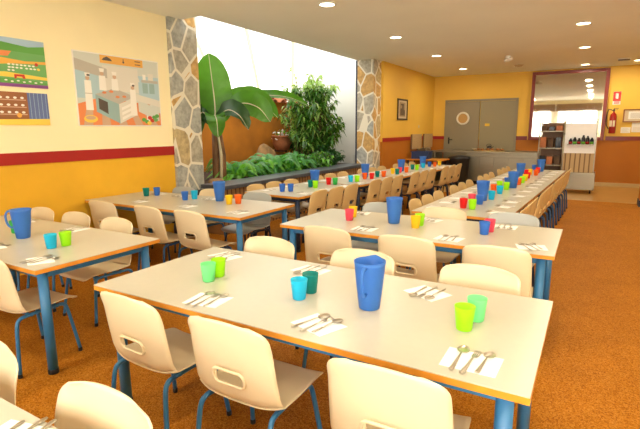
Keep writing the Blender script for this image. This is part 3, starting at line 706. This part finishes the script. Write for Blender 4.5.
tag(MB().lathe([(0, 0), (.08, 0), (.17, .05), (.175, .055), (.165, .052), (.075, .008), (0, .008)], n=24).build('serving_bowl', mat('pale_crockery', (.7, .6, .42), .35), None, (-2.93, 14.38, .951)), 'pale shallow serving bowl beside the black kettle', 'bowl')
for i, (x, m, c) in enumerate([(-4.02, CUPM['green'], 'green'), (-3.62, m_white, 'white')]):
    pass

# rack trolley and bottle unit
rk = empty('rack_trolley', (-.90, 13.25, 0))
for sx in (-.27, .27):
    for sy in (-.25, .25):
        p = MB().lathe([(.016, .09), (.016, 1.75)], (sx, sy, 0), 10).build('upright', m_steel, rk)
        MB().tube([(sx-.012, sy, .045), (sx+.012, sy, .045)], .04, n=14).build('caster', m_black, p)
for z in (.30, .66, 1.08, 1.50): MB().box(-.27, .27, -.25, .25, z, z+.025, bev=.004).build('shelf', m_steel, rk)
MB().box(-.25, .25, .225, .235, .3, 1.72).build('back_panel', mat('brown_rack_back', (.16, .08, .035), .5), rk)
tag(rk, 'tall steel rack trolley with shelves beside the mirror', 'trolley')
for j, z in enumerate((.326, .686, 1.106, 1.526)):
    for i in range(3):
        x = -1.08+i*.17; h = (.20, .22, .26, .12)[j]*(1-.1*(i % 2))
        mm = (m_drock, m_bottle, m_terra)[(i+j) % 3]
        b = MB().box(-.065, .065, -.14, .10, 0, h, bev=.012).box(-.05, .05, -.145, -.14, h*.3, h*.7)
        tag(b.build('storage_box', mm, None, (x, 13.20, z)), '%s box on the %s shelf of the rack trolley' % (('left', 'middle', 'right')[i], ('lowest', 'second', 'third', 'top')[j]), 'box', 'boxes in the rack trolley')
bu = empty('buffet_trolley', (-.24, 13.3, 0))
MB().box(-.38, .36, -.28, .28, .09, .51, bev=.01).build('steel_cabinet', m_steel, bu)
for sx in (-.30, .28):
    for sy in (-.2, .2): MB().tube([(sx-.015, sy, .045), (sx+.015, sy, .045)], .045, n=14).build('caster', m_black, bu)
MB().box(-.36, .30, -.22, .22, .51, .98).build('slatted_cabinet', m_beigex, bu)
for sx in (-.38, .30):
    MB().box(sx, sx+.02, -.26, -.24, .51, 1.80).build('upright', m_steel, bu)
    MB().tube([(sx+.01, -.25, 1.45), (sx+.01, -.33, 1.45)], .015).build('knob', m_black, bu)
MB().box(-.36, .30, -.23, -.20, .98, 1.70, bev=.01).build('white_panel', m_board, bu)
MB().box(-.30, .26, -.37, -.235, 1.18, 1.20, bev=.003).build('bottle_shelf', m_steel, bu)
tag(bu, 'steel buffet trolley with slatted cabinet and bright white back panel', 'trolley')
for k in range(6):
    b = empty('bottle', (-.47+k*.090, 13.00, 1.201)); hh = (.14, .17, .15, .22, .20, .16)[k]
    MB().lathe([(0, 0), (.040, 0), (.042, .01), (.042, hh*.65), (.022, hh*.85), (.020, hh), (0, hh)], n=14).build('bottle_body', m_bottle, b)
    MB().lathe([(.0425, .01), (.043, .01), (.043, .065), (.0425, .065)], n=14).build('bottle_label', (m_exred, m_fern)[k % 2], b)
    tag(b, 'dark condiment bottle, %s from the left on the bright white panel' % NUM[k], 'bottle', 'bottles before the white panel')

# ------------------------------------------------------------------ ceiling fittings
def lamp_maker():
    root = empty('recessed_ceiling_light')
    MB().lathe([(.115, 0), (.12, -.008), (.10, -.012), (.095, -.004), (.095, 0)], n=28).build('trim_ring', m_white, root)
    MB().lathe([(.094, -.002), (.094, -.006)], n=28).build('lens', m_lamp, root)
    return root
lp = Proto(lamp_maker)
LL = [(-3.15, .2, 'left row, behind the camera'), (-3.15, 2.9, 'left row, above the left edge table'), (-3.14, 5.6, 'left row, nearest to the viewer'), (-3.18, 8.16, 'left row, second from the viewer'), (-3.18, 10.65, 'left row, third from the viewer'), (-3.24, 13.35, 'left row, nearest the corridor corner'),
      (-.29, .8, 'right row, behind the foreground table'), (-.29, 3.4, 'right row, above the second table'), (-.29, 6.0, 'right row, above the right table row'), (-.28, 8.66, 'right row, nearest to the viewer'), (-.30, 11.18, 'right row, second from the viewer'), (-.33, 14.15, 'right row, just before the mirror'),
      (.80, 14.0, 'at the far right, by the column'), (1.6, 9.0, 'above the right aisle, hidden part'), (1.6, 3.5, 'above the near right aisle')]
for x, y, l in LL:
    lp.place((x, y, ZC-.0005), 0, 'round recessed ceiling light, '+l, 'ceiling light', 'recessed ceiling lights')
    d_ = bpy.data.lights.new('downlight', 'AREA'); d_.shape = 'DISK'; d_.size = .18; d_.energy = 20; d_.color = (1, .84, .60)
    o_ = bpy.data.objects.new('downlight', d_); C.objects.link(o_); o_.location = (x, y, ZC-.02)
sd = empty('ceiling_camera', (-1.82, 11.6, ZC)); MB().lathe([(.06, 0), (.06, -.03), (.03, -.04), (.03, -.05)][::-1], n=16).build('mount', m_white, sd); MB().tube([(-.07, .05, -.085), (.09, -.06, -.07)], .035, n=14).build('camera_body', m_white, sd)
tag(sd, 'small white security camera on the ceiling above the counter', 'camera')
tag(MB().lathe([(0, -.03), (.09, -.028), (.12, 0), (0, 0)], n=24).build('smoke_detector', mat('tan_plastic', (.5, .4, .28), .5), None, (-1.82, 13.37, ZC-.001)), 'tan round smoke detector on the ceiling before the far wall', 'smoke detector')
vt = MB().box(-.14, .14, -.14, .14, -.015, 0, 0)
for k in range(5): vt.box(-.12, .12, -.11+k*.05, -.09+k*.05, -.02, -.015, 1)
tag(vt.build('ceiling_vent', [m_white, m_black], None, (.48, 13.6, ZC-.001)), 'small square ceiling vent near the far right lamp', 'vent')

# ------------------------------------------------------------------ posters on the left wall (x = wall plane)
PC = [mat('print_%d' % i, c, .35) for i, c in enumerate([
    (.62, .66, .62), (.80, .42, .08), (.42, .60, .68), (.72, .70, .64), (.78, .26, .10), (.86, .84, .80), (.10, .08, .07), (.12, .38, .08),
    (.55, .04, .03), (.30, .45, .46), (.86, .62, .10), (.16, .42, .14), (.38, .56, .74), (.24, .07, .30), (.12, .17, .38), (.30, .12, .05), (.60, .40, .28), (.48, .46, .42)])]
class Poster:
    def __init__(s, y0, y1, z0, z1): s.mb = MB(); s.r = (y0, y1, z0, z1); s.L = 0; s.mb.box(0, .012, 0, y1-y0, 0, z1-z0, 5)
    def p(s, pts, mi):
        s.L += 1; x = .0125+s.L*.00006; y0, y1, z0, z1 = s.r
        s.mb.poly([(x, a*(y1-y0), (1-b)*(z1-z0)) for a, b in pts], mi)
    def rect(s, a, b, c, d, mi): s.p([(a, b), (c, b), (c, d), (a, d)], mi)
    def disc(s, a, b, r, mi, asp=1.0, n=12): s.p([(a+r*math.cos(2*PI*k/n), b+r*asp*math.sin(2*PI*k/n)) for k in range(n)], mi)
    def build(s, name, label): return tag(s.mb.build(name, PC, None, (XL+.001, s.r[0], s.r[2])), label, 'poster')
k = Poster(3.49, 4.76, 1.655, 2.55)
k.rect(.01, .015, .99, .985, 0); k.rect(.01, .25, .30, .62, 2); k.rect(.30, .15, .72, .50, 3); k.rect(.72, .25, .99, .60, 2)
k.p([(.01, .10), (.35, .20), (.35, .33), (.01, .25)], 17); k.p([(.35, .22), (.70, .18), (.74, .34), (.36, .36)], 3)
k.p([(.01, .70), (.25, .60), (.80, .66), (.99, .80), (.99, .985), (.01, .985)], 4)
for i in range(5): k.p([(.05+.2*i, .985), (.15+.2*i, .985), (.17+.15*i, .66), (.11+.15*i, .66)], 16)
k.rect(.76, .30, .98, .34, 17); k.rect(.78, .22, .82, .30, 5); k.rect(.85, .20, .92, .30, 3); k.rect(.77, .35, .84, .50, 9); k.rect(.86, .35, .93, .5, 9)
k.p([(.20, .56), (.46, .68), (.46, .96), (.20, .80)], 9); k.p([(.46, .68), (.66, .58), (.66, .84), (.46, .96)], 3); k.p([(.20, .56), (.42, .46), (.66, .56), (.46, .68)], 17)
for i in range(3): k.p([(.49, .73+.07*i), (.64, .64+.07*i), (.64, .68+.07*i), (.49, .77+.07*i)], 5)
k.p([(.23, .61), (.33, .66), (.33, .83), (.23, .76)], 6)
for a, b in ((.30, .53), (.38, .51), (.45, .58), (.53, .57)): k.disc(a, b, .025, 4, .7)
def cook(a, b, h): k.p([(a-.035, b), (a+.035, b), (a+.04, b+h), (a-.04, b+h)], 5); k.disc(a, b-.03, .022, 16, 1.4); k.p([(a-.022, b-.05), (a+.022, b-.05), (a+.028, b-.10), (a-.028, b-.10)], 5)
cook(.13, .38, .40); cook(.29, .30, .20); cook(.43, .33, .16); cook(.64, .46, .38); cook(.84, .68, .24)
k.rect(.09, .55, .17, .56, 17); k.disc(.14, .31, .018, 6, .8); k.disc(.65, .40, .018, 6, .8)
k.p([(.68, .52), (.99, .60), (.99, .70), (.68, .62)], 3); k.p([(.70, .63), (.97, .72), (.97, .92), (.70, .78)], 0)
k.disc(.13, .90, .075, 10, .7); k.disc(.13, .885, .055, 16, .5)
for a, b, c in ((.76, .90, 7), (.80, .93, 7), (.84, .87, 8), (.87, .91, 8), (.90, .86, 7), (.83, .95, 10), (.94, .84, 7), (.92, .90, 11)): k.disc(a, b, .03, c)
k.rect(.28, .015, .79, .125, 1); k.p([(.30, .085), (.42, .085), (.40, .055), (.36, .03), (.32, .055)], 6); k.rect(.545, .035, .555, .09, 6); k.disc(.55, .08, .012, 6, 1.3)
k.rect(.69, .04, .76, .052, 6); k.rect(.69, .085, .76, .097, 6)
k.build('poster', 'large kitchen scene poster with cooks in white and an orange header, on the left wall')
k = Poster(2.28, 3.16, 2.07, 2.575)
k.rect(0, 0, 1, 1, 11); k.rect(0, 0, 1, .16, 12); k.p([(.2, .16), (.5, .10), (.8, .15), (1, .10), (1, .28), (.3, .26)], 7); k.p([(0, .30), (.6, .27), (.55, .38), (0, .42)], 4)
k.p([(0, .50), (.35, .40), (.75, .45), (1, .42), (1, .48), (.6, .52), (.35, .58), (0, .70)], 1); k.p([(0, .78), (.5, .70), (1, .76), (1, .82), (.45, .80), (0, .92)], 10)
k.p([(0, .88), (.6, .82), (1, .88), (1, .93), (0, .93)], 7)
for i in range(16): k.disc(.55+.05*(i % 7)+random.uniform(-.01, .01), .54+.06*(i//7), .018, 5, 1.0)
for i in range(7): k.disc(.5+.07*i, .87+.02*(i % 2), .018, 5, .9)
k.p([(.60, .74), (.72, .73), (.73, .82), (.70, .82), (.69, .78), (.63, .78), (.62, .83), (.60, .83)], 8); k.disc(.88, .50, .022, 8, 1.6); k.disc(.90, .60, .02, 10, 1.4)
k.rect(0, 0, .36, .15, 14); k.rect(.04, .03, .30, .06, 5); k.rect(.06, .09, .26, .115, 5)
k.rect(0, .93, 1, 1, 13)
k.build('poster', 'farm landscape poster with sheep in green fields, upper one at the left edge')
k = Poster(2.28, 3.14, 1.665, 2.015)
k.rect(0, 0, 1, 1, 15); k.rect(.74, 0, 1, .82, 14)
for i in range(5): k.rect(.77+.05*i, 0, .775+.05*i, .82, 12)
for j in range(3):
    k.rect(.2, .22+.22*j, .72, .25+.22*j, 16)
    for i in range(6): k.disc(.25+.085*i, .17+.22*j, .022, 5, 1.6)
k.p([(0, .85), (1, .80), (1, 1), (0, 1)], 10); k.disc(.14, .45, .05, 8, 2.4); k.disc(.13, .20, .03, 16, 2.2); k.rect(.10, .6, .18, .9, 7); k.disc(.62, .7, .03, 1, 2.5)
k.build('poster', 'henhouse poster with brown shelves and blue curtain, lower one at the left edge')

# ------------------------------------------------------------------ garden plants
RV = Vector((.864, .503, 0)); FV = Vector((-.503, .864, 0))
def leaf(mb, line, wd, side, mi=0, n=14, fold=.12, tipw=.02, shape=.5):
    pts = smooth(line, max(2, n//(len(line)-1))); N = len(pts); prev = None
    for i, p in enumerate(pts):
        t = i/(N-1); w_ = wd/2*(math.sin(PI*min(1, t**shape*1.0)) if t < 1 else 0)
        w_ = wd/2*max(.03, (max(0, 1-abs(2*t-1)**2.6))**.62)
        tg = (pts[min(i+1, N-1)]-pts[max(i-1, 0)]).normalized(); s_ = (side-tg*side.dot(tg)).normalized(); nn = tg.cross(s_)
        wv = .015*math.sin(i*1.7)*wd*2
        row = mb.add([p-s_*w_+nn*(w_*fold+wv), p-s_*w_*.5+nn*w_*fold*.3, p, p+s_*w_*.5+nn*w_*fold*.3, p+s_*w_+nn*(w_*fold-wv)])
        if prev is not None:
            for j in range(4): mb.face([prev+j, prev+j+1, row+j+1, row+j], mi, True)
        prev = row
bp = empty('banana_plant', (-5.75, 6.20, .66)); B0 = Vector((0, 0, 1.02))
for dx, m, r in ((0, m_trunk, .075), (.13, m_trunk, .055)):
    MB().tube([(dx*.864, dx*.5, -.02), (dx*.864, dx*.5+.01, .5), (dx*.5, dx*.3, 1.05)], [r, r*.85, r*.55], n=12).build('trunk', m, bp)
MB().tube([(.11, .0, .02), (.115, 0.02, .5), (.06, .02, .95)], [.03, .028, .02], n=8).build('pale_sheath', m_sheath, bp)
def P3(a, z, dpt): return B0+RV*a+FV*dpt+Vector((0, 0, z))
FACE = RV
for line, wd, sd_, m, fo in [
    ([P3(0, 0, 0), P3(.03, .3, 0), P3(.0, .75, .0), P3(-.03, 1.20, -.04)], .62, RV+FV*.1, m_ban, .10),
    ([P3(0, 0, 0), P3(.32, .42, .1), P3(.75, .46, .1), P3(1.12, .12, .0)], .36, Vector((0, 0, 1))-RV*.2+FV*.5, m_ban, .3),
    ([P3(.05, 0, 0), P3(.45, .34, -.2), P3(.80, .30, -.3), P3(1.02, .05, -.3)], .42, Vector((0, 0, 1))+RV*.6+FV*.2, m_ban, .25),
    ([P3(0, 0, 0), P3(.28, .24, -.3), P3(.52, .16, -.5), P3(.68, -.08, -.55)], .34, Vector((0, 0, .8))+FV*.8, m_band, .4),
    ([P3(0, 0, 0), P3(.6, .48, .4), P3(1.2, .52, .6), P3(1.65, .36, .7)], .26, Vector((0, 0, .6))+FV*.8, m_ban, .3),
    ([P3(0, 0, 0), P3(-.08, .25, .1), P3(-.18, .55, .1), P3(-.27, .80, .1)], .34, RV+Vector((0, 0, .3)), m_band, .3),
    ([P3(0, 0, 0), P3(-.16, .22, -.1), P3(-.26, .05, -.2), P3(-.30, -.32, -.2)], .30, FV*.6+RV*.6, m_band, .3),
    ([P3(0, 0, 0), P3(.08, .16, -.3), P3(.16, .06, -.5), P3(.18, -.2, -.55)], .32, RV, m_ban, .3)]:
    mb = MB(); leaf(mb, line, wd, sd_.normalized(), 0, 24, fo, shape=.75); lo = mb.build('leaf', m, bp)
    MB().tube([v-Vector((0, 0, .004)) for v in smooth(line, 6)], [.016-.012*i/18 for i in range(len(smooth(line, 6)))], n=6).build('midrib', m_sheath, lo)
tag(bp, 'tall banana plant with broad leaves growing right of the left stone pillar', 'plant')

def shrub(name, loc, base_pts, label, mats, n_st, hgt, spread, nl, ll, lw, seed, top_bias=0):
    rnd = random.Random(seed); root = empty(name, loc); st = MB(); lf = MB()
    for s_ in range(n_st):
        a = rnd.uniform(0, 2*PI); rr = spread*math.sqrt(rnd.random()); h = hgt*rnd.uniform(.35, 1)*(1-.25*rr/spread)
        tip = Vector((rr*math.cos(a), rr*math.sin(a)*1.15, h)); b0 = Vector((rnd.uniform(-.12, .12), rnd.uniform(-.12, .12), -.02))
        mid = b0.lerp(tip, .55)+Vector((0, 0, h*.22)); line = smooth([b0, mid, tip], 9); st.tube(line, [.014*(1-.75*i/len(line)) for i in range(len(line))], n=5)
        for q in range(nl):
            t = rnd.uniform(.25, 1); p = line[min(len(line)-1, int(t*len(line)))]
            d_ = Vector((rnd.uniform(-1, 1), rnd.uniform(-1, 1), rnd.uniform(-.7, .35))).normalized(); L = ll*rnd.uniform(.6, 1.2)
            sd2 = d_.cross(Vector((rnd.uniform(-.4, .4), rnd.uniform(-.4, .4), 1))).normalized()
            mi = 1 if (p.z > hgt*.80 or rnd.random() < .22) and len(mats) > 1 else 0  # leaves near the top, and some at random, are paler
            e = p+d_*L+Vector((0, 0, -L*.45)); m_ = p+d_*L*.5; nn = sd2.cross(d_)*lw*.18
            i0 = lf.add([p, m_-sd2*lw/2+nn, e, m_+sd2*lw/2+nn, m_]); lf.face([i0, i0+1, i0+4], mi, True); lf.face([i0+1, i0+2, i0+4], mi, True); lf.face([i0+2, i0+3, i0+4], mi, True); lf.face([i0+3, i0, i0+4], mi, True)
    st.build('stems', m_stem, root); lf.build('foliage', mats, root)
    return tag(root, label, 'plant')
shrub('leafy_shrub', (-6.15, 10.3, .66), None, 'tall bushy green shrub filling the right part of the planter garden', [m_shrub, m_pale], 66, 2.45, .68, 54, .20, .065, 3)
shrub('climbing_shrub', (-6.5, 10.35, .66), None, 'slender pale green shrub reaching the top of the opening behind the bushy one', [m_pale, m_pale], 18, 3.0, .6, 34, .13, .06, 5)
shrub('leafy_shrub', (-5.6, 9.9, .66), None, 'low dark green leafy plant at the right end of the planter by the stone pillar', [m_round], 22, .62, .42, 26, .14, .08, 9)
shrub('leafy_shrub', (-5.5, 9.2, .66), None, 'low round leaved plant between the ferns and the dark green plant', [m_shrub, m_fern], 20, .50, .42, 26, .13, .07, 12)
shrub('leafy_shrub', (-6.9, 10.75, .66), None, 'narrow leaved shrub against the white garden screen', [m_shrub, m_pale], 30, 1.9, .55, 34, .20, .05, 15)

def fern_maker(m, seed):
    def mk():
        rnd = random.Random(seed); mb = MB(); root = empty('fern')
        for q in range(24):
            a = q*2.4+rnd.uniform(-.2, .2); L = rnd.uniform(.36, .60); el = rnd.uniform(.35, 1.3); d_ = Vector((math.cos(a), math.sin(a), 0))
            line = smooth([Vector((0, 0, .03)), d_*L*.28+Vector((0, 0, L*.50*math.sin(el))), d_*L*.66+Vector((0, 0, L*.62*math.sin(el))), d_*L*(1.08-.15*el)+Vector((0, 0, L*(.62*math.sin(el)-.22)))], 7)
            sd_ = Vector((-d_.y, d_.x, 0)); N = len(line)
            for i in range(2, N):
                p = line[i]; tg = (line[min(i+1, N-1)]-line[i-1]).normalized(); wl = .068*math.sin(PI*(i/N)**.8*.95)+.012
                for s_ in (-1, 1):
                    for o_ in (0, .5):
                        pp = p+tg*o_*.03; e = pp+sd_*s_*wl+tg*wl*.35-Vector((0, 0, wl*.25)); i0 = mb.add([pp-tg*.008, pp+tg*.010, e]); mb.face([i0, i0+1, i0+2])
            mb.tube(line[::2]+[line[-1]], .0025, n=3)
        mb.build('fronds', m, root); MB().lathe([(.03, -.02), (.035, .02), (.012, .06)], n=8).build('crown', m_stem, root)
        return root
    return mk
fA = Proto(fern_maker(m_fern, 1)); fB = Proto(fern_maker(m_fern2, 2))
fl = ['by the banana trunk', 'second from the banana trunk', 'third along the ledge', 'fourth along the ledge', 'fifth along the ledge', 'sixth along the ledge', 'seventh along the ledge', 'farthest, before the low leafy plants']
for i in range(7):
    (fA, fB)[i % 2].place((-5.66, 6.66+i*.40, .67), i*1.3, 'feathery green fern in the planter, front line, '+fl[i], 'fern', 'ferns in the planter')
for i in range(7):
    (fB, fA)[i % 2].place((-6.02+.05*(i % 3), 6.86+i*.40, .67), i*.9+1, 'feathery green fern in the planter, rear line, '+fl[i], 'fern', 'ferns in the planter')

for o in [q for q in C.objects if q.name.startswith('fern') and q.parent is None]: k_ = random.uniform(.85, 1.3); o.scale = (k_, k_, k_*random.uniform(.9, 1.15))

def rock(name, m, loc, s_, seed, label):
    rnd = random.Random(seed); bm = bmesh.new(); bmesh.ops.create_icosphere(bm, subdivisions=3, radius=1); ph = [rnd.uniform(0, 6) for _ in range(6)]
    for v in bm.verts:
        k_ = 1+.13*math.sin(v.co.x*3+ph[0])+.11*math.sin(v.co.y*4+ph[1])+.10*math.sin(v.co.z*4+ph[2]); v.co = Vector((v.co.x*k_*s_[0], v.co.y*k_*s_[1], v.co.z*k_*s_[2]))
    me = bpy.data.meshes.new(name); bm.to_mesh(me); bm.free(); me.materials.append(m)
    for p in me.polygons: p.use_smooth = True
    o = bpy.data.objects.new(name, me); C.objects.link(o); o.location = loc; return tag(o, label, 'rock')
rock('rock', m_rock, (-6.9, 9.2, .92), (.20, .34, .30), 3, 'rounded ochre boulder behind the ferns against the orange wall')
rock('rock', m_drock, (-6.55, 6.35, .92), (.16, .22, .42), 4, 'dark upright slab left of the banana trunk')
rock('rock', m_rock, (-5.42, 5.85, .70), (.10, .16, .10), 5, 'small pale stone by the left pillar at the banana foot')
def pot(loc, label, r):
    root = empty('terracotta_pot', loc)
    MB().lathe([(0, 0), (r*.6, 0), (r*.95, r*.7), (r, r*1.3), (r*1.06, r*1.32), (r*1.06, r*1.45), (r*.9, r*1.45), (r*.85, r*.8), (0, r*.7)], n=24).build('bowl', m_terra, root)
    MB().box(-.10, .12, -.05, .05, -.04, .0).box(-.36, -.08, -.04, .04, -.04, .02).build('wall_bracket', m_drock, root)
    rnd = random.Random(len(label)); mb = MB()
    for _ in range(60):
        a = rnd.uniform(0, 6.28); rr = r*rnd.uniform(0, 1.2); c = Vector((rr*math.cos(a), rr*math.sin(a), r*1.45+rnd.uniform(-.10, .14)))
        u = Vector((rnd.uniform(-1, 1), rnd.uniform(-1, 1), rnd.uniform(-1, 1))).normalized()*.05; v = Vector((rnd.uniform(-1, 1), rnd.uniform(-1, 1), rnd.uniform(-1, 1))).normalized()*.03
        mb.poly([c-u, c+v, c+u, c-v], rnd.choice([0, 0, 1]))
    mb.build('trailing_flowers', [m_blossom, m_fern], root)['kind'] = 'stuff'
    return tag(root, label, 'flower pot')
pot((-7.2, 10.35, 1.05), 'terracotta pot of white flowers hanging low on the orange wall', .27)
pot((-7.24, 11.0, 2.05), 'terracotta pot high on the orange wall beside the bushy shrub', .20)
